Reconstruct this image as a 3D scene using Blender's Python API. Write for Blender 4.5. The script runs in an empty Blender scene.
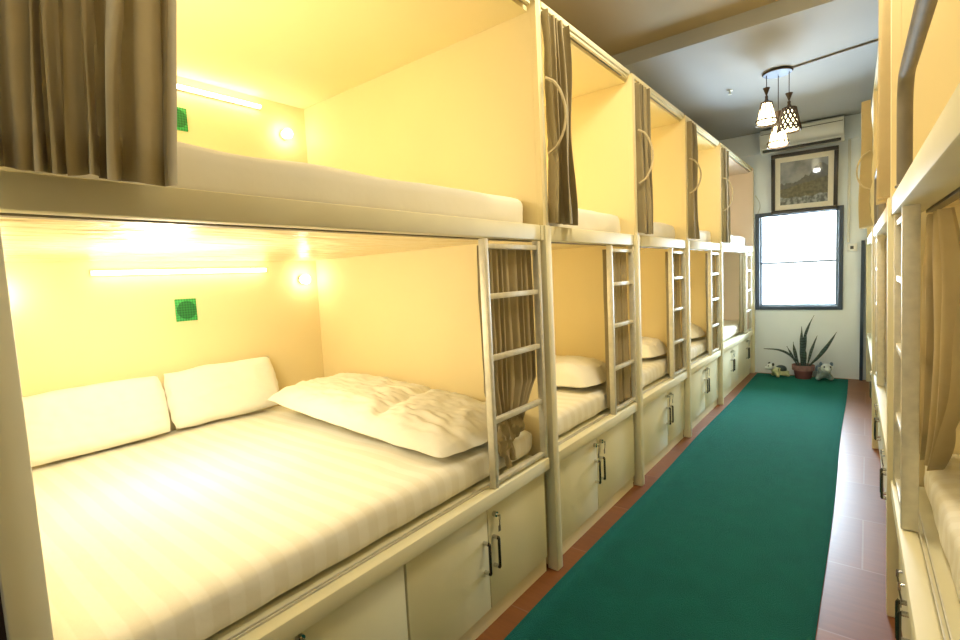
import bpy, bmesh, math, random
from mathutils import Vector, Matrix, noise
random.seed(7)
SC = bpy.context.scene
COL = SC.collection
PI = math.pi

# ------------------------------------------------------------------ materials
def mat(name, color, rough=0.6, metal=0.0, noise_scale=None, noise_amt=0.06, bump=0.0, bump_scale=None,
        spec=0.5, emit=None, estr=0.0, coat=0.0, sheen=0.0):
    m = bpy.data.materials.new(name); m.use_nodes = True
    nt = m.node_tree; n = nt.nodes; l = nt.links
    b = n['Principled BSDF']
    b.inputs['Base Color'].default_value = (*color, 1)
    b.inputs['Roughness'].default_value = rough
    b.inputs['Metallic'].default_value = metal
    b.inputs['Specular IOR Level'].default_value = spec
    b.inputs['Coat Weight'].default_value = coat
    b.inputs['Sheen Weight'].default_value = sheen
    if emit:
        b.inputs['Emission Color'].default_value = (*emit, 1)
        b.inputs['Emission Strength'].default_value = estr
    tc = n.new('ShaderNodeTexCoord')
    if noise_scale:
        t = n.new('ShaderNodeTexNoise'); t.inputs['Scale'].default_value = noise_scale
        t.inputs['Detail'].default_value = 3
        l.new(tc.outputs['Object'], t.inputs['Vector'])
        r = n.new('ShaderNodeValToRGB')
        c0 = tuple(max(0, c * (1 - noise_amt)) for c in color); c1 = tuple(min(1, c * (1 + noise_amt)) for c in color)
        r.color_ramp.elements[0].position = 0.3; r.color_ramp.elements[1].position = 0.7
        r.color_ramp.elements[0].color = (*c0, 1); r.color_ramp.elements[1].color = (*c1, 1)
        l.new(t.outputs['Fac'], r.inputs['Fac']); l.new(r.outputs['Color'], b.inputs['Base Color'])
    if bump:
        t2 = n.new('ShaderNodeTexNoise'); t2.inputs['Scale'].default_value = bump_scale or 40
        t2.inputs['Detail'].default_value = 3
        l.new(tc.outputs['Object'], t2.inputs['Vector'])
        bp = n.new('ShaderNodeBump'); bp.inputs['Strength'].default_value = bump; bp.inputs['Distance'].default_value = 0.01
        l.new(t2.outputs['Fac'], bp.inputs['Height']); l.new(bp.outputs['Normal'], b.inputs['Normal'])
    return m

M = {}
M['frame'] = mat('cream painted steel', (.80, .75, .53), .6, spec=.25, noise_scale=3, noise_amt=.05)
M['door'] = mat('cream laminate', (.80, .75, .52), .5, spec=.35, noise_scale=2, noise_amt=.03)
M['panel'] = mat('warm yellow panel', (.86, .735, .43), .6, noise_scale=1.5, noise_amt=.02)
M['panel_top'] = mat('brightened ceiling panel', (.92, .80, .47), .6, noise_scale=1.5, noise_amt=.02)  # panel colour lightened to put lamp brightness on the bunk ceilings
M['panel_day'] = mat('daylit panel', (.80, .66, .55), .55, noise_scale=1.5, noise_amt=.02)  # same panel paint, with the last bay's daylight put into the colour
M['fabric'] = mat('taupe curtain cloth', (.36, .305, .19), .9, noise_scale=25, noise_amt=.04, sheen=.1, spec=.2)
M['fabric_warm'] = mat('tan curtain cloth', (.50, .41, .235), .9, noise_scale=25, noise_amt=.04, sheen=.1, spec=.2)
def translucent(m, col, k):
    nt = m.node_tree; n = nt.nodes; l = nt.links
    t = n.new('ShaderNodeBsdfTranslucent'); t.inputs['Color'].default_value = (*col, 1)
    mx = n.new('ShaderNodeMixShader'); mx.inputs[0].default_value = k
    l.new(n['Principled BSDF'].outputs[0], mx.inputs[1]); l.new(t.outputs[0], mx.inputs[2])
    l.new(mx.outputs[0], n['Material Output'].inputs['Surface'])
translucent(M['fabric'], (.46, .40, .26), .12); translucent(M['fabric_warm'], (.55, .46, .28), .28)
M['cord'] = mat('tie back cord', (.55, .47, .30), .8, noise_scale=80, noise_amt=.1)
M['metal'] = mat('brushed aluminium', (.74, .71, .60), .5, .35, noise_scale=30, noise_amt=.08)
M['tube'] = mat('grey steel tube', (.22, .20, .165), .65, .3, noise_scale=12, noise_amt=.1)
M['track'] = mat('dark track metal', (.20, .18, .14), .4, .6, noise_scale=20, noise_amt=.1)
M['track_light'] = mat('pale track metal', (.55, .62, .72), .25, .8, noise_scale=20, noise_amt=.05)
M['chrome'] = mat('chrome', (.62, .60, .55), .18, 1.0, noise_scale=20, noise_amt=.05)
M['black'] = mat('dark chrome handle', (.10, .092, .075), .25, .8, noise_scale=20, noise_amt=.1)
M['wall'] = mat('white wall paint with daylight tint', (.80, .86, .93), .7, noise_scale=2, noise_amt=.03, bump=.05, bump_scale=20)  # blue cast of the window daylight mixed into the white
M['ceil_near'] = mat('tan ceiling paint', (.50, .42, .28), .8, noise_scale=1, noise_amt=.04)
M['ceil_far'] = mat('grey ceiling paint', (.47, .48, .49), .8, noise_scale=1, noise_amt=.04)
M['bay_shade'] = mat('dark bay shade', (.035, .014, .012), .5, noise_scale=5, noise_amt=.2)  # dark colour standing in for shade beside the end post
M['win_frame'] = mat('dark blue window frame', (.030, .048, .085), .4, noise_scale=10, noise_amt=.1)
M['white'] = mat('white plastic', (.80, .80, .78), .35, noise_scale=5, noise_amt=.02)
M['slot'] = mat('dark slot', (.05, .05, .05), .5, noise_scale=20, noise_amt=.2)
M['pic_frame'] = mat('dark picture frame', (.028, .02, .017), .35, noise_scale=30, noise_amt=.2)
M['pic_mat'] = mat('cream picture mount', (.72, .66, .55), .7, noise_scale=30, noise_amt=.03)
M['brown'] = mat('dark brown rattan', (.055, .03, .014), .5, noise_scale=40, noise_amt=.25)
M['lamp_plate'] = mat('blue grey ceiling plate', (.13, .17, .30), .55, 0, noise_scale=10, noise_amt=.05)
M['glow'] = mat('glowing lamp shade', (.9, .8, .55), .6, emit=(1.0, .86, .52), estr=5.5, noise_scale=20, noise_amt=.05)
M['led'] = mat('led tube', (1, .95, .8), .5, emit=(1.0, .91, .68), estr=10, noise_scale=20, noise_amt=.02)
M['globe'] = mat('lamp globe', (1, .95, .8), .5, emit=(1.0, .91, .68), estr=24, noise_scale=20, noise_amt=.02)
M['terracotta'] = mat('terracotta', (.17, .06, .062), .8, noise_scale=15, noise_amt=.15, bump=.2, bump_scale=60)
M['terra_rim'] = mat('terracotta rim', (.27, .14, .13), .8, noise_scale=15, noise_amt=.2)
M['soil'] = mat('soil', (.05, .035, .025), .95, noise_scale=60, noise_amt=.4, bump=.6, bump_scale=80)
M['fig_yellow'] = mat('pale yellow ceramic', (.55, .55, .30), .35, noise_scale=30, noise_amt=.15)
M['fig_white'] = mat('white ceramic', (.62, .66, .66), .35, noise_scale=30, noise_amt=.08)
M['fig_dark'] = mat('dark ceramic', (.03, .045, .05), .35, noise_scale=30, noise_amt=.2)
M['fig_blue'] = mat('blue grey ceramic', (.10, .16, .24), .4, noise_scale=25, noise_amt=.25)
M['fig_grey'] = mat('grey ceramic', (.32, .37, .37), .4, noise_scale=40, noise_amt=.25)
M['conduit'] = mat('white conduit', (.62, .63, .60), .5, noise_scale=10, noise_amt=.03)
M['cable'] = mat('grey brown cable', (.20, .17, .14), .6, noise_scale=10, noise_amt=.1)

def m_sheet(name, color):
    """white satin bed linen with woven stripes across the bed"""
    m = mat(name, color, .75)
    nt = m.node_tree; n = nt.nodes; l = nt.links; b = n['Principled BSDF']
    tc = [x for x in n if x.type == 'TEX_COORD'][0]
    w = n.new('ShaderNodeTexWave'); w.wave_type = 'BANDS'; w.bands_direction = 'Y'
    w.inputs['Scale'].default_value = 3.6; w.inputs['Distortion'].default_value = .25; w.inputs['Detail'].default_value = 1
    l.new(tc.outputs['Object'], w.inputs['Vector'])
    r = n.new('ShaderNodeValToRGB')
    r.color_ramp.elements[0].position = .42; r.color_ramp.elements[1].position = .58
    r.color_ramp.elements[0].color = (color[0]*.94, color[1]*.93, color[2]*.90, 1); r.color_ramp.elements[1].color = (*color, 1)
    l.new(w.outputs['Fac'], r.inputs['Fac']); l.new(r.outputs['Color'], b.inputs['Base Color'])
    t2 = n.new('ShaderNodeTexNoise'); t2.inputs['Scale'].default_value = 9; t2.inputs['Detail'].default_value = 5
    l.new(tc.outputs['Object'], t2.inputs['Vector'])
    bp = n.new('ShaderNodeBump'); bp.inputs['Strength'].default_value = .18; bp.inputs['Distance'].default_value = .02
    l.new(t2.outputs['Fac'], bp.inputs['Height']); l.new(bp.outputs['Normal'], b.inputs['Normal'])
    return m
M['sheet'] = m_sheet('striped white sheet', (.86, .84, .76))
M['linen'] = mat('white pillow linen', (.86, .84, .76), .8, noise_scale=4, noise_amt=.02, bump=.14, bump_scale=11)

def m_ripple():
    m = mat('rippled ceiling sheet', (.82, .70, .43), .28)
    nt = m.node_tree; n = nt.nodes; l = nt.links; b = n['Principled BSDF']
    tc = [x for x in n if x.type == 'TEX_COORD'][0]
    mp = n.new('ShaderNodeMapping'); mp.inputs['Scale'].default_value = (16, 5, 1)
    l.new(tc.outputs['Object'], mp.inputs['Vector'])
    t = n.new('ShaderNodeTexNoise'); t.inputs['Scale'].default_value = 1; t.inputs['Detail'].default_value = 2
    l.new(mp.outputs['Vector'], t.inputs['Vector'])
    bp = n.new('ShaderNodeBump'); bp.inputs['Strength'].default_value = 1.0; bp.inputs['Distance'].default_value = .06
    l.new(t.outputs['Fac'], bp.inputs['Height']); l.new(bp.outputs['Normal'], b.inputs['Normal'])
    return m
M['ripple'] = m_ripple()

def m_floor():
    m = mat('wood look floor tiles', (.2, .08, .04), .36, spec=.35)
    nt = m.node_tree; n = nt.nodes; l = nt.links; b = n['Principled BSDF']
    tc = [x for x in n if x.type == 'TEX_COORD'][0]
    br = n.new('ShaderNodeTexBrick'); br.inputs['Scale'].default_value = 1
    br.inputs['Brick Width'].default_value = .6; br.inputs['Row Height'].default_value = .6
    br.inputs['Mortar Size'].default_value = .004
    br.inputs['Color1'].default_value = (.26, .10, .030, 1); br.inputs['Color2'].default_value = (.20, .075, .028, 1)
    br.inputs['Mortar'].default_value = (.28, .14, .08, 1); br.offset = .5
    l.new(tc.outputs['Object'], br.inputs['Vector'])
    mp = n.new('ShaderNodeMapping'); mp.inputs['Scale'].default_value = (3, 30, 1)
    l.new(tc.outputs['Object'], mp.inputs['Vector'])
    t = n.new('ShaderNodeTexNoise'); t.inputs['Scale'].default_value = 1.5; t.inputs['Detail'].default_value = 4
    l.new(mp.outputs['Vector'], t.inputs['Vector'])
    mx = n.new('ShaderNodeMix'); mx.data_type = 'RGBA'; mx.blend_type = 'MULTIPLY'; mx.inputs[0].default_value = .6
    r = n.new('ShaderNodeValToRGB'); r.color_ramp.elements[0].color = (.55, .5, .5, 1); r.color_ramp.elements[1].color = (1.2, 1.15, 1.1, 1)
    l.new(t.outputs['Fac'], r.inputs['Fac'])
    l.new(br.outputs['Color'], mx.inputs[6]); l.new(r.outputs['Color'], mx.inputs[7])
    l.new(mx.outputs[2], b.inputs['Base Color'])
    return m
M['floor'] = m_floor()

def m_carpet():
    m = mat('green carpet', (.0, .058, .036), .95, noise_scale=7, noise_amt=.16, bump=.7, bump_scale=260, sheen=.32, spec=.15)
    b = m.node_tree.nodes['Principled BSDF']
    b.inputs['Sheen Tint'].default_value = (.1, .8, .7, 1); b.inputs['Sheen Roughness'].default_value = .5
    return m
M['carpet'] = m_carpet()

def m_vent(name, c0, c1):
    m = mat(name, c0, .5)
    nt = m.node_tree; n = nt.nodes; l = nt.links; b = n['Principled BSDF']
    tc = [x for x in n if x.type == 'TEX_COORD'][0]
    mp = n.new('ShaderNodeMapping'); mp.inputs['Rotation'].default_value = (PI/4, 0, 0)
    l.new(tc.outputs['Object'], mp.inputs['Vector'])
    ck = n.new('ShaderNodeTexChecker'); ck.inputs['Scale'].default_value = 95
    ck.inputs['Color1'].default_value = (*c0, 1); ck.inputs['Color2'].default_value = (*c1, 1)
    l.new(mp.outputs['Vector'], ck.inputs['Vector']); l.new(ck.outputs['Color'], b.inputs['Base Color'])
    return m
M['vent_frame'] = m_vent('green vent mesh', (.06, .50, .13), (.02, .26, .06))
M['vent_disc'] = m_vent('dark green vent mesh', (.004, .13, .035), (.02, .24, .06))

def m_leaf():
    m = mat('snake plant leaf', (.05, .09, .075), .45, noise_scale=8, noise_amt=.1)
    nt = m.node_tree; n = nt.nodes; l = nt.links; b = n['Principled BSDF']
    tc = [x for x in n if x.type == 'TEX_COORD'][0]
    w = n.new('ShaderNodeTexWave'); w.bands_direction = 'Z'; w.inputs['Scale'].default_value = 9
    w.inputs['Distortion'].default_value = 6; w.inputs['Detail'].default_value = 3
    l.new(tc.outputs['Object'], w.inputs['Vector'])
    r = n.new('ShaderNodeValToRGB')
    r.color_ramp.elements[0].color = (.014, .036, .038, 1); r.color_ramp.elements[1].color = (.065, .105, .10, 1)
    l.new(w.outputs['Fac'], r.inputs['Fac']); l.new(r.outputs['Color'], b.inputs['Base Color'])
    return m
M['leaf'] = m_leaf()

def m_glass():
    m = bpy.data.materials.new('window glass'); m.use_nodes = True
    nt = m.node_tree; n = nt.nodes; l = nt.links
    for x in list(n): n.remove(x)
    o = n.new('ShaderNodeOutputMaterial'); mx = n.new('ShaderNodeMixShader'); fr = n.new('ShaderNodeFresnel')
    tr = n.new('ShaderNodeBsdfTransparent'); gl = n.new('ShaderNodeBsdfGlossy'); gl.inputs['Roughness'].default_value = .02
    fr.inputs['IOR'].default_value = 1.45
    l.new(fr.outputs[0], mx.inputs[0]); l.new(tr.outputs[0], mx.inputs[1]); l.new(gl.outputs[0], mx.inputs[2])
    l.new(mx.outputs[0], o.inputs['Surface'])
    return m
M['glass'] = m_glass()

def m_vcol():
    m = mat('framed landscape print', (.3, .3, .3), .5, coat=1.0)
    nt = m.node_tree; n = nt.nodes; l = nt.links; b = n['Principled BSDF']
    a = n.new('ShaderNodeAttribute'); a.attribute_name = 'Col'
    l.new(a.outputs['Color'], b.inputs['Base Color']); b.inputs['Coat Roughness'].default_value = .04
    return m
M['print'] = m_vcol()

# ------------------------------------------------------------------ mesh helpers
class MB:
    def __init__(s): s.bm = bmesh.new()
    def box(s, x0, x1, y0, y1, z0, z1, bev=0.0, seg=2):
        if x0 > x1: x0, x1 = x1, x0
        if y0 > y1: y0, y1 = y1, y0
        r = bmesh.ops.create_cube(s.bm, size=1)
        bmesh.ops.scale(s.bm, vec=(x1-x0, y1-y0, z1-z0), verts=r['verts'])
        bmesh.ops.translate(s.bm, vec=((x0+x1)/2, (y0+y1)/2, (z0+z1)/2), verts=r['verts'])
        if bev:
            es = list({e for v in r['verts'] for e in v.link_edges})
            bmesh.ops.bevel(s.bm, geom=es, offset=min(bev, .45*min(x1-x0, y1-y0, z1-z0)), segments=seg, affect='EDGES', profile=.5)
        return s
    def tube(s, pts, r, seg=8, cap=True):
        pts = [Vector(p) for p in pts]; rings = []
        rad = r if isinstance(r, (list, tuple)) else [r]*len(pts)
        up = None
        for i, p in enumerate(pts):
            a = pts[max(0, i-1)]; b = pts[min(len(pts)-1, i+1)]
            t = (b-a).normalized()
            if up is None:
                up = Vector((0, 0, 1)) if abs(t.z) < .9 else Vector((1, 0, 0))
            up = (up - t*up.dot(t)).normalized(); side = t.cross(up)
            rings.append([s.bm.verts.new(p + (up*math.cos(2*PI*k/seg) + side*math.sin(2*PI*k/seg))*rad[i]) for k in range(seg)])
        for i in range(len(rings)-1):
            for k in range(seg):
                s.bm.faces.new((rings[i][k], rings[i][(k+1) % seg], rings[i+1][(k+1) % seg], rings[i+1][k]))
        if cap:
            s.bm.faces.new(rings[0][::-1]); s.bm.faces.new(rings[-1])
        return s
    def lathe(s, prof, seg=20, c=(0, 0, 0), cap=True):
        rings = [[s.bm.verts.new((c[0]+r*math.cos(2*PI*k/seg), c[1]+r*math.sin(2*PI*k/seg), c[2]+z)) for k in range(seg)] for r, z in prof]
        for i in range(len(rings)-1):
            for k in range(seg):
                s.bm.faces.new((rings[i][k], rings[i][(k+1) % seg], rings[i+1][(k+1) % seg], rings[i+1][k]))
        if cap:
            s.bm.faces.new(rings[0][::-1]); s.bm.faces.new(rings[-1])
        return s
    def grid(s, f, nu, nv, wrap=False):
        vs = [[s.bm.verts.new(f(i/nu, j/nv)) for i in range(nu+1)] for j in range(nv+1)]
        for j in range(nv):
            for i in range(nu):
                s.bm.faces.new((vs[j][i], vs[j][i+1], vs[j+1][i+1], vs[j+1][i]))
        return s
    def ell(s, c, r, seg=14, rings=9, rot=None):
        res = bmesh.ops.create_uvsphere(s.bm, u_segments=seg, v_segments=rings, radius=1)
        bmesh.ops.scale(s.bm, vec=r, verts=res['verts'])
        if rot: bmesh.ops.rotate(s.bm, cent=(0, 0, 0), matrix=Matrix.Rotation(rot[0], 3, rot[1]), verts=res['verts'])
        bmesh.ops.translate(s.bm, vec=c, verts=res['verts'])
        return s
    def build(s, name, m, parent=None, smooth=True, loc=None, weld=False):
        if weld: bmesh.ops.remove_doubles(s.bm, verts=s.bm.verts, dist=1e-5)
        bmesh.ops.recalc_face_normals(s.bm, faces=s.bm.faces)
        me = bpy.data.meshes.new(name); s.bm.to_mesh(me); s.bm.free()
        me.materials.append(m)
        if smooth:
            for p in me.polygons: p.use_smooth = True
            try: me.set_sharp_from_angle(angle=math.radians(38))
            except Exception: pass
        o = bpy.data.objects.new(name, me); COL.objects.link(o)
        if parent: o.parent = parent
        if loc: o.location = loc
        return o

def tag(o, label, cat, group=None, kind=None):
    if label: o['label'] = label
    if cat: o['category'] = cat
    if group: o['group'] = group
    if kind: o['kind'] = kind
    return o
def thing(name, label, cat, loc=(0, 0, 0), rz=0.0, group=None):
    o = bpy.data.objects.new(name, None); COL.objects.link(o)
    o.location = loc; o.rotation_euler = rz if isinstance(rz, tuple) else (0, 0, rz); o.empty_display_size = .1
    return tag(o, label, cat, group)
def struct(name, mb, m, smooth=False):
    return tag(mb.build(name, m, smooth=smooth), None, None, kind='structure')
def dup(src, loc, rz, label, group=None):
    r = src.copy(); COL.objects.link(r); r.location = loc; r.rotation_euler = rz if isinstance(rz, tuple) else (0, 0, rz); r['label'] = label
    if group: r['group'] = group
    for ch in list(src.children):
        c = ch.copy(); COL.objects.link(c); c.parent = r
        for g in list(ch.children):
            d = g.copy(); COL.objects.link(d); d.parent = c
    return r

# ------------------------------------------------------------------ room shell
XWL, XWR, YB, YF = -3.32, 2.15, -2.6, 7.95
ZN, ZF, YS = 3.46, 3.34, 4.41
struct('floor', MB().box(XWL, XWR, YB, YF+.1, -.06, 0), M['floor'])
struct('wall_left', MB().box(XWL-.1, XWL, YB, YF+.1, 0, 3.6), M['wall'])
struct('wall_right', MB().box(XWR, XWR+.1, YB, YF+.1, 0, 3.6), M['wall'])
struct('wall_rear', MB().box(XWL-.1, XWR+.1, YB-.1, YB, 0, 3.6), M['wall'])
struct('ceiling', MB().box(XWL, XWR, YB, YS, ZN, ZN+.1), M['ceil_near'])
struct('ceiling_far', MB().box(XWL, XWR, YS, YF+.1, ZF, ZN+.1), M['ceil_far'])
WX0, WX1, WZ0, WZ1 = -1.225, -.272, .935, 2.215
wf = MB()
wf.box(XWL, WX0, YF, YF+.12, 0, ZF).box(WX1, XWR, YF, YF+.12, 0, ZF).box(WX0, WX1, YF, YF+.12, 0, WZ0).box(WX0, WX1, YF, YF+.12, WZ1, ZF)
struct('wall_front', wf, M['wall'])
# concrete band along the head of the end wall
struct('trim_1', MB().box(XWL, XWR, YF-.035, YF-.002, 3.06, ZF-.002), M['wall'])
# dark jamb in the corner of the end wall
struct('trim_2', MB().box(-.065, -.03, YF-.07, YF-.002, 0.001, 1.78), M['win_frame'])
# window
fr = MB()
t = .05
fr.box(WX0-.02, WX0+.030, YF-.03, YF+.10, WZ0-.03, WZ1+.03, .004).box(WX1-.025, WX1+.025, YF-.03, YF+.10, WZ0-.03, WZ1+.03, .004)
fr.box(WX0+.030, WX1-.025, YF-.028, YF+.10, WZ0-.03, WZ0+.02, .004).box(WX0+.030, WX1-.025, YF-.028, YF+.10, WZ1-.03, WZ1+.03, .004)
win = struct('window_1', fr, M['win_frame'])
sash = MB(); zz = 1.55
sash.box(WX0+.031, WX1-.026, YF+.035, YF+.05, zz-.011, zz+.011).box(WX0+.031, WX0+.055, YF+.035, YF+.05, WZ0+.021, WZ1-.031)
sash.box(WX1-.055, WX1-.026, YF+.03, YF+.06, WZ0+.021, WZ1-.031).box(WX0+.031, WX1-.026, YF+.03, YF+.055, WZ0+.021, WZ0+.045)
sash.build('window_sash', mat('pale sash', (.20, .28, .38), .4, noise_scale=5, noise_amt=.03), win, smooth=False)
MB().box(WX0+.031, WX1-.026, YF+.040, YF+.044, WZ0+.021, zz-.009).build('glass_pane', M['glass'], win, smooth=False)
MB().box(WX0+.031, WX1-.026, YF+.040, YF+.044, zz+.009, WZ1-.031).build('glass_pane', M['glass'], win, smooth=False)

# ------------------------------------------------------------------ carpet
cp = MB()
def carp(u, v):
    Y = -1.2 + v*(7.86+1.2)
    x0 = -1.195 - .012*v + .006*math.sin(Y*2.3); x1 = -.125 - .05*v + .006*math.sin(Y*1.9+1)
    return (x0 + (x1-x0)*u, Y, .010 + .0012*noise.noise(Vector((u*3, Y*2, 0))))
cp.grid(carp, 10, 60)
c = cp.build('carpet_runner', M['carpet'])
sm = c.modifiers.new('thick', 'SOLIDIFY'); sm.thickness = .008; sm.offset = -1
tag(c, 'long dark green carpet laid down the middle of the corridor floor', 'carpet')

# ------------------------------------------------------------------ bunk rows
XL = -1.263
D = 1.94                      # berth depth
Z_LB, Z_LT = .562, .622       # ledge under the lower mattress
Z_BB, Z_BT = 1.719, 1.793     # beam between the berths
Z_TOP = 2.87
PW = .085
PF = .058
RZ = .0156
LEAN = -.014
def XR(Y): return .097 - .0156*(Y-2.61)

class Row:
    def __init__(s, side): s.side = side
    def at(s, Y, v=0., z=0.):
        if s.side < 0: return (XL - v, Y, z)
        return (XR(Y) + v*math.cos(RZ), Y + v*math.sin(RZ), z)
    @property
    def rz(s): return (0., 0., 0.) if s.side < 0 else (0., LEAN, RZ)
LEFT, RIGHT = Row(-1), Row(1)

def bay(row, Y0, Y1, label, panel, first_post=False, pw=PW):
    s = row.side; L = Y1-Y0
    root = thing('bunk_bed', label, 'bunk bed', row.at(Y0), row.rz, group='cream bunk beds built in rows along the corridor')
    def B(mb, v0, v1, u0, u1, z0, z1, bev=0.): return mb.box(s*v0, s*v1, u0, u1, z0, z1, bev)
    pf = min(PF, pw-.012); pb = .05 if s < 0 else .075
    b = MB(); B(b, -.010, pb, L+pw-pf, L+pw-.002, .001, Z_BT, .004)
    B(b, .0, .05, L+.001, L+pw-pf+.002, Z_BB+.001, Z_BT-.001, .0)
    b.build('post', M['frame'], root)
    B(MB(), .0, .030, L+pw-.028, L+pw-.004, Z_BT+.001, Z_TOP, .003).build('upper_post', M['frame'], root)
    if first_post:
        B(MB(), -.012, .018, -.063, -.001, .001, Z_TOP, .004).build('post', M['frame'], root)
        B(MB(), .061, D, -.06, -.04, .02, Z_TOP-.02).build('partition', panel, root)
        B(MB(), .019, D, -.0995, -.061, .02, Z_TOP-.02).build('shade_board', M['bay_shade'], root)  # added board, its dark colour stands for the shaded bay beyond
    b = MB(); B(b, pb+.002, D, L+.03, L+.055, .02, Z_BT); B(b, .0305, D, L+.03, L+.055, Z_BT, Z_TOP-.003); B(b, .001, .0300, L+.03, L+pw-.029, Z_BT+.001, Z_TOP-.003)
    b.build('partition', panel, root)
    B(MB(), D+.001, D+.025, 0, L+.06, .02, Z_TOP-.02).build('back_panel', panel, root)
    bd = .05 if s < 0 else .10
    b = MB(); B(b, .0, bd, .0, L, Z_BB, Z_BT, .006)
    b.build('berth_beam', M['frame'], root)
    B(MB(), bd+.001, D, .0, L+.029, Z_BB+.016, Z_BT-.03).build('upper_berth_base', M['ripple'], root)
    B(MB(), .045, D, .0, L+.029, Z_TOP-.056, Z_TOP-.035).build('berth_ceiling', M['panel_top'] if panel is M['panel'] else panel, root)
    b = MB(); B(b, .0, .04, .0, L, Z_TOP-.028, Z_TOP, .004); B(b, .010, .026, .0, L, Z_TOP-.044, Z_TOP-.0285, .003)
    b.build('top_rail', M['frame'], root)
    b = MB(); B(b, .0, .05, .0, L, Z_LB, Z_LT, .004)
    B(b, .051, .13, .0, L, Z_LB, Z_LT-.011)
    b.build('ledge', M['frame'], root)
    B(MB(), .131, D, .0, L+.029, Z_LB, Z_LT-.022).build('lower_berth_base', M['frame'], root)
    b = MB(); B(b, .053, .057, .0, L, Z_LT-.010, Z_LT+.003); B(b, .066, .070, .0, L, Z_LT-.010, Z_LT+.003)
    b.build('sliding_rail', M['metal'], root)
    b = MB(); B(b, bd+.004, bd+.034, .0, L, Z_BB-.004, Z_BB+.014)
    b.build('curtain_track', M['track'], root)
    B(MB(), .045, .06, .0, L, .001, .088).build('plinth', M['frame'], root)
    return root

def handle_mesh(mb, s, u, z, L=.13):
    # black grip on two chrome feet
    mb.tube([(s*.006, u, z+L/2), (s*-.012, u, z+L/2), (s*-.024, u, z+L/2-.012), (s*-.024, u, z-L/2+.012), (s*-.012, u, z-L/2), (s*.006, u, z-L/2)], .0048, 8)
def cabinet(row, Y0, u_edges, handles, locks, label, lz=.51):
    """one storage cabinet under a berth: doors between u_edges, each with its own handle and key lock"""
    s = row.side
    root = thing('storage_cabinet', label, 'cabinet', row.at(Y0), row.rz, group='cream storage cabinets under the bunks')
    a, b = u_edges[0], u_edges[-1]
    MB().box(s*.062, s*.60, a, b, .03, .553).build('carcass', M['door'], root)
    for i in range(len(u_edges)-1):
        d = MB().box(s*.026, s*.046, u_edges[i]+.0025, u_edges[i+1]-.0025, .092, .556, .003).build('door', M['door'], root)
        for hu in handles:
            if u_edges[i] < hu < u_edges[i+1]:
                for dz in (.066, -.066):
                    MB().tube([(s*.026, hu, .345+dz), (s*.0, hu, .345+dz)], .0085, 10).build('handle_foot', M['chrome'], d)
                g = MB(); g.tube([(s*-.002, hu, .415), (s*-.006, hu, .409), (s*-.006, hu, .281), (s*-.002, hu, .275)], .0065, 8)
                g.build('handle', M['black'], d)
        for lu in locks:
            if u_edges[i] < lu < u_edges[i+1]:
                k = MB(); k.tube([(s*.026, lu, lz+0.000), (s*.008, lu, lz+0.000)], .012, 14)
                k.tube([(s*.008, lu, lz+0.000), (s*-.004, lu, lz-0.002)], .0045, 8)
                k.box(s*-.010, s*-.002, lu-.0015, lu+.0015, lz-.02, lz+.005)
                k.build('lock', M['chrome'], d)
                k2 = MB(); k2.tube([(s*-.006, lu, lz-.018), (s*-.004, lu+.004, lz-.035), (s*.0, lu+.004, lz-.058)], .0026, 6)
                k2.box(s*-.003, s*-.0005, lu-.005, lu+.011, lz-.075, lz-.048, .001)
                k2.build('key', M['track'], d)
    return root

def make_ladder(s, w):
    root = thing('bunk_ladder', 'x', 'ladder', (0, 0, 0), 0, group='metal ladders standing in the bunk openings')
    z0, z1 = Z_LT+.002, Z_BB-.004
    for u in (0, w-.026):
        MB().box(s*.006, s*(.040 if s < 0 else .052), u, u+.026, z0, z1, .003).build('stile', M['metal'], root)
    for z, h in ((1.672, .022), (1.455, .024), (1.185, .024), (.905, .024), (.635, .02)):
        MB().box(s*.012, s*.038, .0265, w-.0265, z, z+h, .003).build('rung', M['metal'], root)
    return root

# --- cloth
def curtain_mesh(s, w, z0, z1, n, amp, v0, seed=0, flare=.0, taper=None, hemvar=.01, bulge=None, irr=1.0, anchor=.5, topsc=None):
    """pleated cloth: u 0..w, hanging from z1 to z0"""
    rng = random.Random(seed); ph = [rng.uniform(-.9, .9) for _ in range(n+2)]; am = [rng.uniform(.55, 1.25) for _ in range(n+2)]
    nu, nv = n*16, 48
    mb = MB()
    def f(a, t):
        z = z1 + (z0-z1)*t
        aw = a+.045*irr*math.sin(2*PI*a*1.7+seed)*math.sin(PI*a); k = aw*n; i = int(max(0, min(k, n-1e-6))); fr_ = k-i
        A = am[i]*(1-fr_)+am[i+1]*fr_; P = ph[i]*(1-fr_)+ph[i+1]*fr_
        grow = .65+.45*t+flare*max(0, t-.75)*4
        wv = 1-2*abs(math.sin(PI*k + .5*irr*P*(.4+1.0*t) + .3*noise.noise(Vector((a*4, t*3, seed)))))**.85
        sc = taper(t) if taper else 1.0
        u = w*(anchor+(a-anchor)*sc) + .012*irr*noise.noise(Vector((k*.8, t*2.2, seed+3.1)))*(.3+t)
        u += .35*amp*math.cos(2*PI*k+P)*grow*sc
        v = v0 + amp*A*grow*wv*(.55+.45*sc) + .35*amp*noise.noise(Vector((k*.5, t*2, seed+9)))
        if bulge: v += bulge(a, t)
        z += hemvar*noise.noise(Vector((k*.7, seed, 0)))*t*t + (hemvar*.6*wv if t > .98 else 0)
        return (s*v, u, z)
    mb.grid(f, nu, nv)
    return mb
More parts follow.
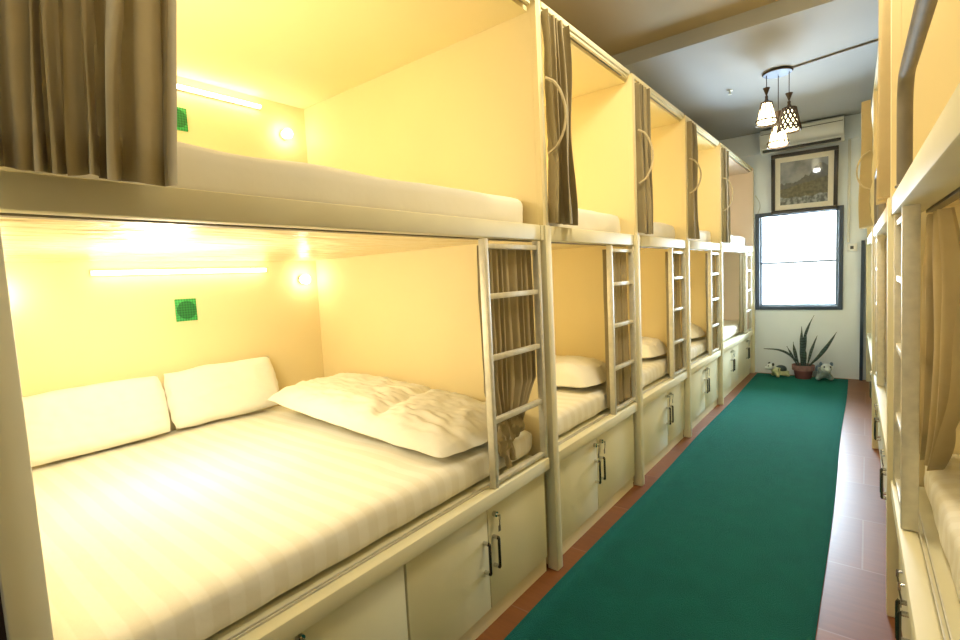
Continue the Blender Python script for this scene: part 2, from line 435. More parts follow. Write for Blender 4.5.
def curtain(row, Y, w, z0, z1, n, amp, v0, label, group, material=None, cord=None, **kw):
    s = row.side
    root = thing('privacy_curtain', label, 'curtain', row.at(Y), row.rz, group=group)
    c = curtain_mesh(s, w, z0, z1, n, amp, v0, **kw).build('cloth', material or M['fabric'], root)
    if cord:
        zc0, zc1 = cord; pts = []
        for i in range(15):
            a = i/14
            pts.append((s*(-.020-.085*math.sin(PI*a)**.5), -.010+.035*math.sin(PI*a)**.8, zc0+(zc1-zc0)*a))
        MB().tube(pts, .0065, 8).build('tie_back_cord', M['cord'], root)
    return root

def mattress(row, Y0, u0, u1, z0, z1, label, group, v0=.088, v1=D-.02, amp=.010, seed=1, material=None):
    s = row.side
    mb = MB(); nu, nv = 46, 46; r = .048
    mb.box(s*v0, s*v1, u0, u1, z0, z1)
    bm = mb.bm
    bmesh.ops.subdivide_edges(bm, edges=[e for e in bm.edges if abs((e.verts[0].co-e.verts[1].co).z) < .01], cuts=34, use_grid_fill=True)
    bmesh.ops.subdivide_edges(bm, edges=[e for e in bm.edges if abs((e.verts[0].co-e.verts[1].co).z) > .05], cuts=5, use_grid_fill=True)
    H = z1-z0
    for vt in bm.verts:
        x, y, z = abs(vt.co.x), vt.co.y, vt.co.z
        c = Vector((min(max(x, v0+r), v1-r), min(max(y, u0+r), u1-r), min(max(z, z0+r), z1-r)))
        d = Vector((x, y, z)) - c
        if d.length > r: x, y, z = c + d.normalized()*r
        t = (z-z0)/H
        n1 = noise.noise(Vector((x*3, y*3, seed))); n2 = noise.noise(Vector((x*9+3, y*4, seed)))
        z += t*amp*(n1*.9+n2*.45)
        if x < v0+.12: x += .010*noise.noise(Vector((y*7, z*9, seed+5)))*(1 if t > .05 else 0)
        vt.co = (s*x, y, z)
    root = tag(mb.build('mattress', material or M['sheet']), label, 'mattress', group)
    root.location = row.at(Y0); root.rotation_euler = row.rz
    return root

def pillow_mesh(hx, hy, th, seed=0, n=30, p=3.2, wr=.008, crease=None, lump=None, bot=1.0):
    mb = MB()
    def side(sg, bot=bot):
        def f(a, b):
            A, Bc = 2*a-1, 2*b-1
            e = max(0, (1-abs(A)**p))*max(0, (1-abs(Bc)**p))
            h = th*(e**.5)
            pin = 1-.05*(abs(A)*abs(Bc))**2
            x = hx*A*(1-.05*(1-abs(Bc))*0)*pin; y = hy*Bc*pin
            w = wr*(noise.noise(Vector((x*9, y*9, seed)))+.7*noise.noise(Vector((x*16, y*26, seed+4)))+.4*noise.noise(Vector((x*40, y*40, seed+6))))*min(1, e*3)
            if crease: h *= crease(A, Bc)
            if lump: h += lump(A, Bc)*min(1, e*4)
            x += .010*noise.noise(Vector((A*2, Bc*2, seed+7))); y += .008*noise.noise(Vector((A*4, Bc*2, seed+8)))
            return (x, y, (h if sg > 0 else -h*bot) + (w if sg > 0 else 0) + .004*noise.noise(Vector((A*6, Bc*6, seed)))) 
        return f
    mb.grid(side(1), n, n); mb.grid(side(-1), n, n)
    return mb
def pillow(name, label, cat, loc, rot, mesh_args, group=None, material=None):
    o = tag(pillow_mesh(**mesh_args).build(name, material or M['linen'], weld=True), label, cat, group)
    o.location = loc; o.rotation_euler = rot
    return o

# --- bay positions: the long row
P = [(.19, 2.125), (2.21, 3.355), (3.44, 4.59), (4.675, 5.885), (5.97, 7.84)]
ORD = ['nearest', 'second', 'third', 'fourth', 'last']
DESC = ['cream double bunk bed nearest the camera, with two pillows and green vents',
        'narrow cream bunk bed just past the nearest double bunk',
        'narrow cream bunk bed, third along the row facing the carpet',
        'narrow cream bunk bed, fourth along the row, before the one by the window wall',
        'pale double bunk bed at the far end of the row, against the window wall']
for i, (a, b) in enumerate(P):
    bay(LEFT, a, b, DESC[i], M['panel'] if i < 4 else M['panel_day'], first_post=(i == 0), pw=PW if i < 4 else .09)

# cabinets of the long row
def cab(row, a, b, edges, label, locks2=True, lz=.51):
    g = edges[1]
    hs = [g-.034, g+.034]
    lk = [g+.045] if not locks2 else [g-.04, g+.045]
    cabinet(row, a, edges, hs, lk, label, lz)
L0 = P[0][1]-P[0][0]
cab(LEFT, P[0][0], P[0][1], [.012, .48, .945], 'cream two-door storage cabinet in the foreground under the striped mattress, nearest the camera', lz=.538)
cab(LEFT, P[0][0], P[0][1], [.950, 1.435, 1.923], 'cream two-door storage cabinet below the nearest ladder, key hanging in its lock', locks2=False)
cab(LEFT, P[1][0], P[1][1], [.012, .525, 1.133], 'cream two-door storage cabinet under the second bunk, with two key locks')
cab(LEFT, P[2][0], P[2][1], [.012, .655, 1.138], 'cream two-door storage cabinet under the third bunk')
cab(LEFT, P[3][0], P[3][1], [.012, .63, 1.198], 'pale two-door storage cabinet under the fourth bunk')
cab(LEFT, P[4][0], P[4][1], [.012, .57, .98], 'pale two-door storage cabinet under the last bunk, the one nearer the camera')
cab(LEFT, P[4][0], P[4][1], [.985, 1.53, 1.86], 'pale two-door storage cabinet in the corner against the window wall')

# ladders of the long row
lad = make_ladder(-1, .455)
lad['label'] = 'metal ladder in the nearest bunk opening, knotted curtain behind it'; lad.location = LEFT.at(1.672)
lad_labels = ['metal ladder in the second bunk opening, beside the pillow roll', 'metal ladder in the third bunk opening, white bedding beside it',
              'metal ladder in the fourth bunk opening', 'pale metal ladder at the window end of the row']
lad2 = make_ladder(-1, .395); lad2['label'] = lad_labels[0]; lad2.location = LEFT.at(2.980)
for y, lb in ((4.215, 1), (5.512, 2), (7.41, 3)):
    dup(lad2, LEFT.at(y), 0, lad_labels[lb])

# lower curtains, gathered behind the ladders
GL = 'curtains gathered behind the ladders'
def knot_taper(t): return 1.0 if t < .74 else max(.42, 1-.62*((t-.74)/.26)**.8)
t1 = curtain(LEFT, 1.70, .435, .80, 1.69, 9, .017, .064, 'taupe curtain behind the nearest ladder, its lower end tied in a knot', GL, seed=3, irr=.7,
             hemvar=.004, anchor=.35, taper=knot_taper)
kn = MB()
kn.ell((-.052, .115, .80), (.020, .060, .085), 26, 20).ell((-.052, .205, .835), (.017, .075, .050), 22, 14, )
kn.tube([(-.052, .12, .75), (-.052, .125, .71), (-.052, .14, .672)], [.020, .016, .020], 18)
kn.tube([(-.052, .15, .76), (-.053, .17, .72), (-.054, .175, .69)], [.020, .017, .022], 18)
for vt in kn.bm.verts:
    x, y, z = vt.co
    vt.co.x += .010*math.sin(y*150+z*40+2*noise.noise(vt.co*18))*.8
    vt.co.y += .010*noise.noise(vt.co*26)
    vt.co.z += .010*noise.noise(vt.co*22+Vector((0, 4, 0)))
kn.build('knotted_end', M['fabric_warm'], t1)
curtain(LEFT, 2.99, .375, .66, 1.69, 6, .014, .060, 'taupe curtain behind the second ladder', GL, seed=5)
curtain(LEFT, 4.225, .375, .66, 1.69, 6, .014, .060, 'taupe curtain behind the third ladder', GL, seed=6)
curtain(LEFT, 5.525, .375, .66, 1.69, 6, .014, .060, 'taupe curtain behind the fourth ladder', GL, seed=7)
curtain(LEFT, 7.25, .46, .66, 1.69, 7, .015, .060, 'grey-lit curtain behind the ladder at the window end', GL, seed=8, bulge=lambda a, t: 0.)
# upper curtains
GU = 'curtains of the upper bunks in the long row'
curtain(LEFT, -.03, .560, 1.785, 2.85, 13, .032, -.058, 'large taupe pleated curtain drawn aside over the nearest upper bunk', GU, seed=12, flare=.15, hemvar=.012, irr=1.3, anchor=0., taper=lambda t: 1-.194*max(0, t-.45))
UP = [(2.200, .255, 'taupe curtain on the second upper bunk, its tie-back cord looped over it'),
      (3.436, .22, 'taupe curtain on the third upper bunk, next along from the second'),
      (4.670, .21, 'taupe curtain on the fourth upper bunk'),
      (5.965, .30, 'taupe curtain on the last upper bunk, nearest the window wall')]
for i, (y, w, lb) in enumerate(UP):
    curtain(LEFT, y, w, 1.808, 2.82, 5, .046, -.006, lb, GU, seed=20+i, cord=(2.50, 2.14 if i != 2 else 2.2),
            irr=1.6, taper=lambda t: 1-.16*math.exp(-((t-.5)/.25)**2))

# bedding of the long row
GM = 'white mattresses on the bunks'
mlab = ['white striped double mattress under the two pillows, nearest bunk', 'white mattress on the second lower bunk, pillow roll at its far side',
        'white mattress on the third lower bunk', 'white mattress on the fourth lower bunk', 'white mattress on the lower bunk by the window wall']
ulab = ['white mattress on the nearest upper bunk, edge showing beside the large curtain', 'white mattress edge on the second upper bunk',
        'white mattress edge on the third upper bunk', 'white mattress edge on the fourth upper bunk', 'white mattress edge on the upper bunk by the window wall']
for i, (a, b) in enumerate(P):
    mattress(LEFT, a, .012, b-a+.015, Z_LT+.001, .762, mlab[i], GM, seed=i+1)
    mattress(LEFT, a, .012, b-a+.012, Z_BT-.028, 1.94, ulab[i], GM, v0=.085, seed=i+11, amp=.016, material=M['linen'])
pillow('pillow', 'white pillow leaning on the back panel beside the cream end post', 'pillow', (-3.085, .72, .940), (0, PI/2-.32, 0),
       dict(hx=.170, hy=.335, th=.068, seed=1, p=4.5), 'white pillows on the nearest lower bunk')
pillow('pillow', 'white pillow leaning on the back panel under the green vent, nearer the ladder', 'pillow', (-3.08, 1.380, .945), (.03, PI/2-.36, -.03),
       dict(hx=.170, hy=.322, th=.068, seed=2, p=4.5), 'white pillows on the nearest lower bunk')
def cr(A, B): return 1-.22*math.exp(-((A-.25+.1*B)/.05)**2)
pillow('folded_duvet', 'long rumpled white duvet roll along the far side of the nearest mattress', 'duvet', (-2.125, 1.80, .840), (0, .05, -.03),
       dict(hx=.77, hy=.32, th=.115, seed=3, n=72, p=4.2, wr=.014, crease=cr, bot=.22), 'white duvet rolls on the lower bunks')
for i, (y, sd) in enumerate(((3.10, 5), (4.34, 6), (5.62, 7))):
    pillow('folded_duvet', ['rumpled white duvet roll on the second lower bunk', 'white duvet roll on the third lower bunk', 'white duvet roll on the fourth lower bunk'][i],
           'duvet', (-2.18, y, .813), (0, 0, 0), dict(hx=.80, hy=.24, th=.135, seed=sd, n=30, p=6, wr=.024, bot=.2), 'white duvet rolls on the lower bunks')
# lights inside the nearest double bunk
def tube_light(y0, y1, z, label):
    r = thing('tube_light', label, 'light', (XL-D+.004, (y0+y1)/2, z), 0, group='slim tube lights over the nearest double bunk'); h = (y1-y0)/2
    MB().box(0.0, .012, -h, h, -.012, .016, .002).build('base', M['white'], r)
    MB().tube([(.024, -h+.01, 0), (.024, h-.01, 0)], .011, 10).build('tube', M['led'], r)
tube_light(.80, 1.76, 1.672, 'glowing white tube light on the back panel of the nearest lower bunk')
tube_light(.86, 1.82, 2.745, 'glowing white tube light on the back panel of the nearest upper bunk')
def wall_lamp(y, z, label):
    r = thing('wall_lamp', label, 'lamp', (XL-D+.003, y, z), 0, group='small globe reading lamps on the back panels')
    MB().tube([(0, 0, 0), (.02, 0, 0)], .03, 14).build('base', M['white'], r)
    MB().ell((.05, 0, 0), (.032, .032, .032)).build('globe', M['globe'], r)
wall_lamp(2.03, 1.60, 'glowing globe lamp in the corner of the nearest lower bunk, by the ladder side')
wall_lamp(.44, 1.58, 'glowing globe lamp on the back panel of the nearest lower bunk, behind the end post')
wall_lamp(1.98, 2.60, 'glowing globe lamp on the back panel of the nearest upper bunk')
def vent(y, z, label):
    r = thing('wall_vent', label, 'vent', (XL-D+.002, y, z), 0, group='green mesh vents on the back panels')
    MB().box(0, .010, -.058, .058, -.066, .066, .002).build('frame', M['vent_frame'], r)
    b = MB(); b.tube([(.0105, 0, 0), (.016, 0, 0)], .054, 24); b.build('mesh_disc', M['vent_disc'], r)
vent(1.245, 1.445, 'square green mesh vent above the pillows of the nearest lower bunk')
vent(1.295, 2.565, 'square green mesh vent on the nearest upper bunk, beside the large curtain')

# ------------------------------------------------------------------ the facing row (seen along its edge)
Q = [(.10, 2.62), (2.705, 5.02), (5.105, 7.82)]
QD = ['cream bunk bed nearest the camera in the facing row, guard rail above',
      'cream double bunk bed in the middle of the facing row', 'cream bunk bed at the window end of the facing row']
for i, (a, b) in enumerate(Q):
    bay(RIGHT, a, b, QD[i], M['panel'])
cab(RIGHT, Q[0][0], Q[0][1], [1.30, 1.92, 2.51], 'cream storage cabinet with hanging key, nearest the camera in the facing row')
cab(RIGHT, Q[1][0], Q[1][1], [.012, .62, 1.15], 'cream storage cabinet just past the first post of the facing row')
cab(RIGHT, Q[1][0], Q[1][1], [1.155, 1.70, 2.303], 'cream storage cabinet under the far half of the double bunk in the facing row')
cab(RIGHT, Q[2][0], Q[2][1], [.012, .62, 1.15], 'cream storage cabinet at the far end of the facing row')
rl = make_ladder(1, .44); rl['label'] = 'metal ladder of the facing row nearest the camera, wide curtain behind it'
rl.location = RIGHT.at(2.14); rl.rotation_euler = RIGHT.rz
dup(rl, RIGHT.at(4.56), RIGHT.rz, 'metal ladder in the middle of the facing row')
GR = 'curtains of the facing row'
curtain(RIGHT, 1.90, .60, .80, 1.69, 5, .036, .105, 'wide tan curtain hanging behind the ladder of the facing row, nearest the camera', GR, M['fabric_warm'], seed=31, irr=1.3, anchor=1.0,
        taper=lambda t: .72+.28*math.sin(PI/2*min(1, t/.3)) if t < .5 else 1-.62*((t-.5)/.5)**1.5)
curtain(RIGHT, 4.45, .50, .66, 1.69, 6, .014, .074, 'tan curtain behind the far ladder of the facing row', GR, M['fabric_warm'], seed=32)
curtain(RIGHT, 2.72, .34, 1.808, 2.80, 4, .030, -.010, 'tan curtain on the middle upper bunk of the facing row', GR, M['fabric_warm'], seed=33)
curtain(RIGHT, 5.12, .36, 1.808, 2.80, 4, .040, -.045, 'tan curtain on the far upper bunk of the facing row', GR, M['fabric_warm'], seed=34, cord=(2.4, 2.1))
rlab = ['white mattress nearest the camera in the facing row, beside the wide tan curtain', 'white mattress on the middle lower bunk of the facing row', 'white mattress on the far lower bunk of the facing row']
for i, (a, b) in enumerate(Q):
    mattress(RIGHT, a, .02, b-a-.02, Z_LT+.001, .785, rlab[i], GM, seed=40+i, v0=.095)
def guard(y0, y1, label):
    r = thing('guard_rail', label, 'rail', RIGHT.at(y0), RIGHT.rz, group='steel guard rails of the facing upper bunks'); L = y1-y0
    z0, z1, rr = Z_BT+.001, 2.16, .10
    pts = [(.022, 0, z0), (.022, 0, z1-rr)]
    for k in range(1, 7):
        a = PI/2*k/6; pts.append((.022, rr-rr*math.cos(a), z1-rr+rr*math.sin(a)))
    for k in range(0, 7):
        a = PI/2*k/6; pts.append((.022, L-rr+rr*math.sin(a), z1-rr+rr*math.cos(a)))
    pts += [(.022, L, z0)]
    MB().tube(pts, .022, 12).build('bent_tube', M['tube'], r)
    for u in (0, L):
        MB().lathe([(.027, 0), (.027, .006), (.018, .012)], 14, (.022, u, z0-.0005)).build('foot_flange', M['tube'], r)
guard(.75, 2.32, 'bent grey steel guard rail on the nearest upper bunk of the facing row')
guard(4.2, 4.92, 'bent steel guard rail on the middle upper bunk of the facing row')
# strip light under the beam of the nearest facing bunk
sl = thing('strip_light', 'pale blue strip light fixed under the beam of the nearest facing bunk', 'light', RIGHT.at(1.0), RIGHT.rz)
MB().box(.150, .185, -.2, .88, 1.700, 1.731, .003).build('housing', M['track'], sl)
MB().box(.140, .1495, -.2, .86, 1.701, 1.722, .002).build('cover', M['track_light'], sl)

# ------------------------------------------------------------------ end wall fittings
# air conditioner
ac = thing('air_conditioner', 'white split air conditioner high on the window wall above the framed picture', 'air conditioner', (-.705, YF-.037, 3.035))
w = .455; prof = [(0, .0), (-.10, .0), (-.165, .035), (-.190, .09), (-.195, .20), (-.18, .262), (-.15, .285), (0, .285)]
b = MB(); vs = []
for x in (-w, w):
    vs.append([b.bm.verts.new((x, y, z)) for y, z in prof])
for k in range(len(prof)):
    k2 = (k+1) % len(prof); b.bm.faces.new((vs[0][k], vs[0][k2], vs[1][k2], vs[1][k]))
b.bm.faces.new(vs[0]); b.bm.faces.new(vs[1][::-1])
b.build('casing', M['white'], ac)
MB().box(-w+.03, w-.03, -.165, -.11, -.004, .030).build('outlet_slot', M['slot'], ac)
fl = MB().box(-w+.03, w-.03, -.24, -.165, .020, .030, .003).build('flap', M['white'], ac)
MB().box(-w+.01, w-.01, -.1985, -.1955, .215, .222).build('grille_line', M['slot'], ac)
# framed landscape, leaning out from the wall on the window head
pf = thing('framed_picture', 'dark framed mountain landscape leaning over the top of the window', 'picture', (-.680, YF-.040, 2.205)); pf.rotation_euler = (.09, .012, 0)
PWd, PH = .368, .785
fm = MB()
fm.box(-PWd, PWd, -.03, 0, 0, .05, .004).box(-PWd, PWd, -.03, 0, PH-.05, PH, .004).box(-PWd, -PWd+.045, -.03, 0, .051, PH-.051, .004).box(PWd-.045, PWd, -.03, 0, .051, PH-.051, .004)
fm.build('frame', M['pic_frame'], pf)
MB().box(-PWd+.046, PWd-.046, -.012, -.004, .051, PH-.051).build('mount', M['pic_mat'], pf)
pb = MB(); PX, PZ0, PZ1 = PWd-.105, .115, PH-.115
pb.grid(lambda a, c_: (-PX+2*PX*a, -.0135, PZ0+(PZ1-PZ0)*c_), 90, 80)
pic = pb.build('print', M['print'], pf, smooth=False)
ca = pic.data.color_attributes.new('Col', 'FLOAT_COLOR', 'POINT')
def lerp(a, b, t): return tuple(a[i]+(b[i]-a[i])*t for i in range(3))
for i, vt in enumerate(pic.data.vertices):
    a = (vt.co.x+PX)/(2*PX); c_ = (vt.co.z-PZ0)/(PZ1-PZ0)
    n1 = noise.fractal(Vector((a*4, c_*4, 1)), 1, 2, 4); n2 = noise.fractal(Vector((a*14, c_*14, 6)), 1, 2, 4)
    ridge = .50+.05*n1 + (.40*max(0, 1-abs(a-.85)/.55) - .10*max(0, 1-abs(a-.62)/.08)) + .03*noise.noise(Vector((a*18, 0, 0)))
    ridge2 = .36+.22*a+.03*noise.noise(Vector((a*9, 3, 0)))
    if c_ > ridge: col = lerp((.30, .31, .32), (.15, .16, .18), max(0, min(1, .5+.9*n1)))
    elif c_ > ridge2: col = lerp((.075, .078, .07), (.12, .12, .10), max(0, min(1, .5+.8*n2)))
    elif c_ > .18+.05*n1: col = lerp((.06, .058, .03), (.16, .14, .075), max(0, min(1, .5+.9*n2)))
    else: col = lerp((.08, .085, .075), (.34, .35, .34), max(0, min(1, .35+1.2*n2)))
    ca.data[i].color = (*col, 1)
# cable conduit and switch on the end wall
cd = tag(MB().box(-.213, -.183, YF-.022, YF-.001, 1.77, 3.05, .004).build('cable_conduit', M['conduit']), 'thin white cable conduit running down the window wall to the switch box', 'conduit')
sw = thing('wall_switch', 'small white control box with a dark screen beside the window', 'switch', (-.155, YF-.001, 1.70))
MB().box(-.05, .05, -.03, 0, -.05, .05, .006).build('casing', M['white'], sw)
MB().box(-.022, .014, -.033, -.0305, -.02, .02, .001).build('screen', M['slot'], sw)
pts = []
for i in range(14):
    a = i/13; pts.append((-1.275+.085*math.sin(PI*a*.9), YF-.012, 2.16+.34*a))
tag(MB().tube(pts, .006, 8).build('loose_cable', M['conduit']), 'thin pale cable curling down the wall beside the window frame', 'cable')

# pendant lamp
CX, CY = -.69, 5.58
pl = thing('pendant_lamp', 'three-shade pendant lamp with brown rattan frames under a round ceiling plate', 'lamp', (CX, CY, ZF))
MB().lathe([(.118, -.003), (.122, -.012), (.118, -.024), (.02, -.026)], 32).build('ceiling_plate', M['lamp_plate'], pl)
MB().lathe([(.119, -.004), (.128, -.012), (.119, -.022)], 32, cap=False).build('plate_rim', M['brown'], pl)
def shade(dx, dy, ztop, lattice, h=.20, r0=.045, r1=.090):
    MB().tube([(dx, dy, -.02), (dx, dy, ztop+.12)], .0035, 6).build('cord', M['brown'], pl)
    MB().lathe([(.032, .12), (.028, .112), (.008, .06), (.006, .05)], 14, (dx, dy, ztop)).build('cord_cap', M['brown'], pl)
    MB().lathe([(.006, .052), (.014, .045), (.012, .02), (.02, .0)], 12, (dx, dy, ztop)).build('socket', M['brown'], pl)
    z1 = ztop-.015; z0 = z1-h
    g = MB().lathe([(r0*.86, h-.008), (r0*.92+.02, h*.5+.02), (r1*.9, .012)], 20, (dx, dy, z0))
    sh = g.build('glowing_shade', M['glow'], pl)
    f = MB()
    for (rr, zz, tk) in ((r0, h, .005), (r1, .035, .005), (r1*1.02, 0.0, .004)):
        f.tube([(dx+rr*math.cos(2*PI*k/20), dy+rr*math.sin(2*PI*k/20), z0+zz) for k in range(21)], tk*1.3, 6)
    nb = 8 if not lattice else 12
    for k in range(nb):
        a0 = 2*PI*k/nb
        if not lattice:
            f.tube([(dx+.02*math.cos(a0), dy+.02*math.sin(a0), z0+h+.01), (dx+r0*math.cos(a0), dy+r0*math.sin(a0), z0+h), (dx+r1*math.cos(a0), dy+r1*math.sin(a0), z0)], .0045, 6)
        else:
            for sg in (1, -1):
                pp = []
                for j in range(7):
                    t_ = j/6; rr = r0+(r1-r0)*t_+.004; an = a0+sg*t_*1.3; pp.append((dx+rr*math.cos(an), dy+rr*math.sin(an), z0+h*(1-t_)))
                f.tube(pp, .0085, 6)
    if lattice:
        f.lathe([(.02, h+.012), (r0, h)], 16, (dx, dy, z0), cap=False)
    f.build('rattan_frame', M['brown'], sh)
shade(-.088, -.02, -.255, False)
shade(.092, .01, -.34, True, h=.21, r0=.05, r1=.092)
shade(-.002, .065, -.47, False, h=.19)
tag(MB().tube([(CX+.13, CY-.02, ZF-.008), (CX+.45, CY-.10, ZF-.008), (XR(5.3)+1.0, 5.2, ZF-.008)], .008, 8).build('ceiling_conduit', M['cable']), 'thin brown conduit crossing the ceiling from the pendant lamp', 'conduit')
spk = thing('ceiling_sprinkler', 'small metal sprinkler head on the grey ceiling', 'sprinkler', (-1.14, 5.80, ZF))
MB().lathe([(.028, 0), (.026, -.006), (.009, -.008), (.007, -.03)], 14).build('base', M['metal'], spk)
MB().lathe([(.006, -.03), (.02, -.036), (.02, -.040)], 10).build('deflector', M['metal'], spk)

# potted snake plant
sp = thing('potted_snake_plant', 'snake plant with tall dark leaves in a terracotta pot below the window', 'plant', (-.655, 7.72, .011))
MB().lathe([(.085, 0), (.092, .01), (.108, .105), (.110, .11)], 26).build('pot', M['terracotta'], sp)
MB().lathe([(.110, .1105), (.126, .114), (.130, .180), (.121, .183), (.115, .155)], 26, cap=False).build('pot_rim', M['terra_rim'], sp)
MB().lathe([(.113, .160), (.06, .166), (.01, .168)], 20).build('soil', M['soil'], sp)
def leaf(x, y, tip, wid, bend, tw, seed):
    b = MB(); n = 16
    base = Vector((x, y, .16)); tip = Vector((tip[0]*1.08, tip[1], .16+(tip[2]-.13)*1.12)); wid *= .62
    d = tip-base; side = Vector((d.z, 0, -d.x)).normalized()
    side = Matrix.Rotation(tw, 3, d.normalized()) @ side
    nrm = d.normalized().cross(side)
    def f(a, t):
        p = base+d*t + Vector(bend)*math.sin(PI*t)
        w_ = wid*(.42+1.05*math.sin(min(1, t**1.3*1.05)*PI*.85))*(1-t**3.2) 
        q = (a-.5)*2
        return p + side*q*w_ + nrm*(-.35*w_*(1-q*q)) + side*.004*noise.noise(Vector((t*5, seed, q)))
    b.grid(f, 6, n)
    o = b.build('leaf', M['leaf'], sp)
    m_ = o.modifiers.new('thick', 'SOLIDIFY'); m_.thickness = .004
LV = [(-.02, .0, (-.02, .02, .60), .027, (.0, 0, 0), .2), (.01, .02, (.105, .04, .735), .022, (-.05, 0, .03), .0), (.0, -.01, (-.015, -.01, .47), .028, (.0, 0, 0), -.3),
      (-.045, .0, (-.105, .0, .415), .027, (-.01, 0, 0), .3), (-.06, .01, (-.175, .02, .36), .018, (.0, 0, .0), .1), (.045, .0, (.14, .01, .50), .023, (-.01, 0, .0), -.2),
      (.06, .01, (.33, .03, .545), .028, (.01, 0, -.02), .1), (.03, -.03, (.02, -.03, .36), .022, (0, 0, 0), .4), (-.02, .04, (.03, .05, .55), .024, (0, 0, 0), .1),
      (-.06, -.01, (-.42, -.03, .325), .017, (.06, 0, .07), .2)]
for i, lv in enumerate(LV): leaf(*lv, i)

# two little animal figurines beside the pot
def skin_body(name, verts, edges, radii, m, parent):
    me = bpy.data.meshes.new(name); me.from_pydata(verts, edges, []); me.materials.append(m)
    o = bpy.data.objects.new(name, me); COL.objects.link(o); o.parent = parent
    sk = o.modifiers.new('skin', 'SKIN')
    ly = me.skin_vertices[0] if me.skin_vertices else None
    if ly is None:
        bm = bmesh.new(); bm.from_mesh(me); bm.verts.layers.skin.new(); bm.to_mesh(me); bm.free(); ly = me.skin_vertices[0]
    for i, r in enumerate(radii): ly.data[i].radius = (r, r)
    ly.data[0].use_root = True
    ss = o.modifiers.new('sub', 'SUBSURF'); ss.levels = 2; ss.render_levels = 2
    return o
def figurine(loc, rz, sc, body_m, spot_m, head_m, label):
    r = thing('animal_figurine', label, 'figurine', loc, rz, group='ceramic animal figurines beside the plant pot')
    V = [(0, 0, .07), (.05, 0, .075), (.09, 0, .10), (-.05, 0, .065), (.055, .045, .03), (.065, .055, .0145), (.055, -.045, .03), (.065, -.055, .0145),
         (-.06, .045, .03), (-.065, .055, .0145), (-.06, -.045, .03), (-.065, -.055, .0145), (-.10, 0, .05)]
    E_ = [(0, 1), (1, 2), (0, 3), (1, 4), (4, 5), (1, 6), (6, 7), (3, 8), (8, 9), (3, 10), (10, 11), (3, 12)]
    R_ = [.042, .038, .028, .038, .02, .019, .02, .019, .02, .019, .02, .019, .010]
    skin_body('body', [tuple(c*sc for c in v) for v in V], E_, [x*sc for x in R_], body_m, r)
    MB().ell((.118*sc, 0, .125*sc), (.042*sc, .040*sc, .036*sc)).ell((.150*sc, 0, .112*sc), (.022*sc, .026*sc, .018*sc)).build('head', head_m, r)
    for sg in (1, -1):
        MB().ell((.105*sc, sg*.036*sc, .155*sc), (.014*sc, .012*sc, .018*sc)).build('ear', spot_m, r)
        MB().ell((.146*sc, sg*.02*sc, .137*sc), (.008*sc, .007*sc, .009*sc)).build('eye', M['fig_dark'], r)
    MB().ell((-.005*sc, 0, .092*sc), (.062*sc, .056*sc, .046*sc)).build('shell', spot_m, r)
    return r
figurine((-.91, 7.68, .011), -PI/2-.9, 1.2, M['fig_yellow'], M['fig_dark'], M['fig_white'], 'small pale yellow animal figurine with dark patches, window-wall corner side of the plant pot')
figurine((-.435, 7.68, .011), -PI/2+.25, 1.55, M['fig_grey'], M['fig_blue'], M['fig_white'], 'larger blue-grey animal figurine with white face, on the switch-box side of the pot')

# ------------------------------------------------------------------ lights
def point(loc, power, col, r=.06):
    l = bpy.data.lights.new('lamp', 'POINT'); l.energy = power; l.color = col; l.shadow_soft_size = r
    o = bpy.data.objects.new('point_light', l); COL.objects.link(o); o.location = loc; return o
def area(loc, rot, sx, sy, power, col):
    l = bpy.data.lights.new('lamp', 'AREA'); l.shape = 'RECTANGLE'; l.size = sx; l.size_y = sy; l.energy = power; l.color = col
    o = bpy.data.objects.new('area_light', l); COL.objects.link(o); o.location = loc; o.rotation_euler = rot; return o
WARM = (1.0, .82, .45)
WARM2 = (1.0, .91, .70)
# nearest double bunk
point((XL-.95, .80, 1.42), 19, WARM2, .10); point((XL-.8, .36, 2.25), 22, WARM2, .08)
# other bunks of the long row, point lights tucked at the near partition
for i, (a, b) in enumerate(P[1:], 1):
    k = [0, 8, 8, 7, 1.6][i]; k2 = [0, 9, 9, 8, 3][i]  # last bunk has its lamps off, its weak values are added fill
    point((XL-.8, a+.12, 1.40), k, WARM); point((XL-.8, a+.12, 2.25), k2, WARM)
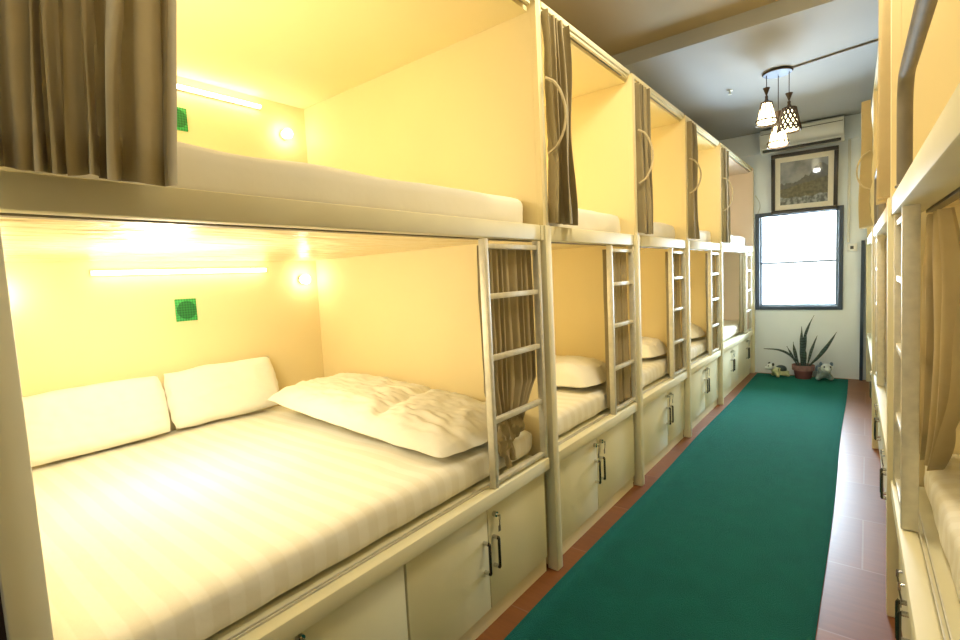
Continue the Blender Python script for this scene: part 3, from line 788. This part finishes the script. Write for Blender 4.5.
# facing row
point((RIGHT.at(.9)[0]+1.3, 1.6, 1.5), 6, WARM); point((RIGHT.at(1.0)[0]+1.2, 1.6, 2.5), 6, WARM)
point((RIGHT.at(2.95)[0]+.9, 2.95, 1.5), 9, WARM); point((RIGHT.at(2.95)[0]+.9, 2.95, 2.6), 10, WARM)
point((RIGHT.at(5.3)[0]+.9, 5.3, 1.5), 6, WARM); point((RIGHT.at(5.3)[0]+.9, 5.3, 2.6), 6, WARM)
# added warm corridor fill, above the frame and behind the camera
area((-.4, 2.5, 3.42), (0, 0, 0), .5, .5, 26, (1.0, .88, .62)); point((-.4, 2.2, 3.2), 19, (1.0, .86, .56), .15)
area((-.55, -1.3, 3.42), (0, 0, 0), .5, .5, 9, (1.0, .88, .62))
point((CX, CY, 2.66), 9, (1.0, .95, .88), .05)  # light of the pendant lamp's bulbs
# daylight at the window
area((-.75, YF+.35, 1.65), (-PI/2, 0, 0), 1.3, 1.6, 360, (.66, .85, 1.0))
wd = bpy.data.worlds.new('sky'); SC.world = wd; wd.use_nodes = True
bg = wd.node_tree.nodes['Background']; bg.inputs['Color'].default_value = (.86, .93, 1, 1); bg.inputs['Strength'].default_value = 3.6

# ------------------------------------------------------------------ camera
f, yaw, pitch, roll = 495.275, -.66553, -.08505, -.049355
cy, sy, cpi, spi = math.cos(yaw), math.sin(yaw), math.cos(pitch), math.sin(pitch)
fw = Vector((sy*cpi, cy*cpi, spi)); r0 = Vector((cy, -sy, 0)); u0 = r0.cross(fw)
cr_, sr_ = math.cos(roll), math.sin(roll)
rr = cr_*r0 + sr_*u0; uu = -sr_*r0 + cr_*u0
cam = bpy.data.cameras.new('camera'); co = bpy.data.objects.new('camera', cam); COL.objects.link(co)
mw = Matrix((rr, uu, -fw)).transposed().to_4x4(); mw.translation = Vector((0, 0, 1.55))
co.matrix_world = mw
cam.sensor_width = 36; cam.sensor_fit = 'HORIZONTAL'; cam.lens = f/960*36; cam.clip_start = .02
SC.camera = co
SC.view_settings.view_transform = 'Standard'
SC.view_settings.look = 'None'
SC.view_settings.exposure = 0.28
SC.cycles.max_bounces = 8
SC.cycles.diffuse_bounces = 5
SC.cycles.sample_clamp_indirect = 6
SC.cycles.use_denoising = True
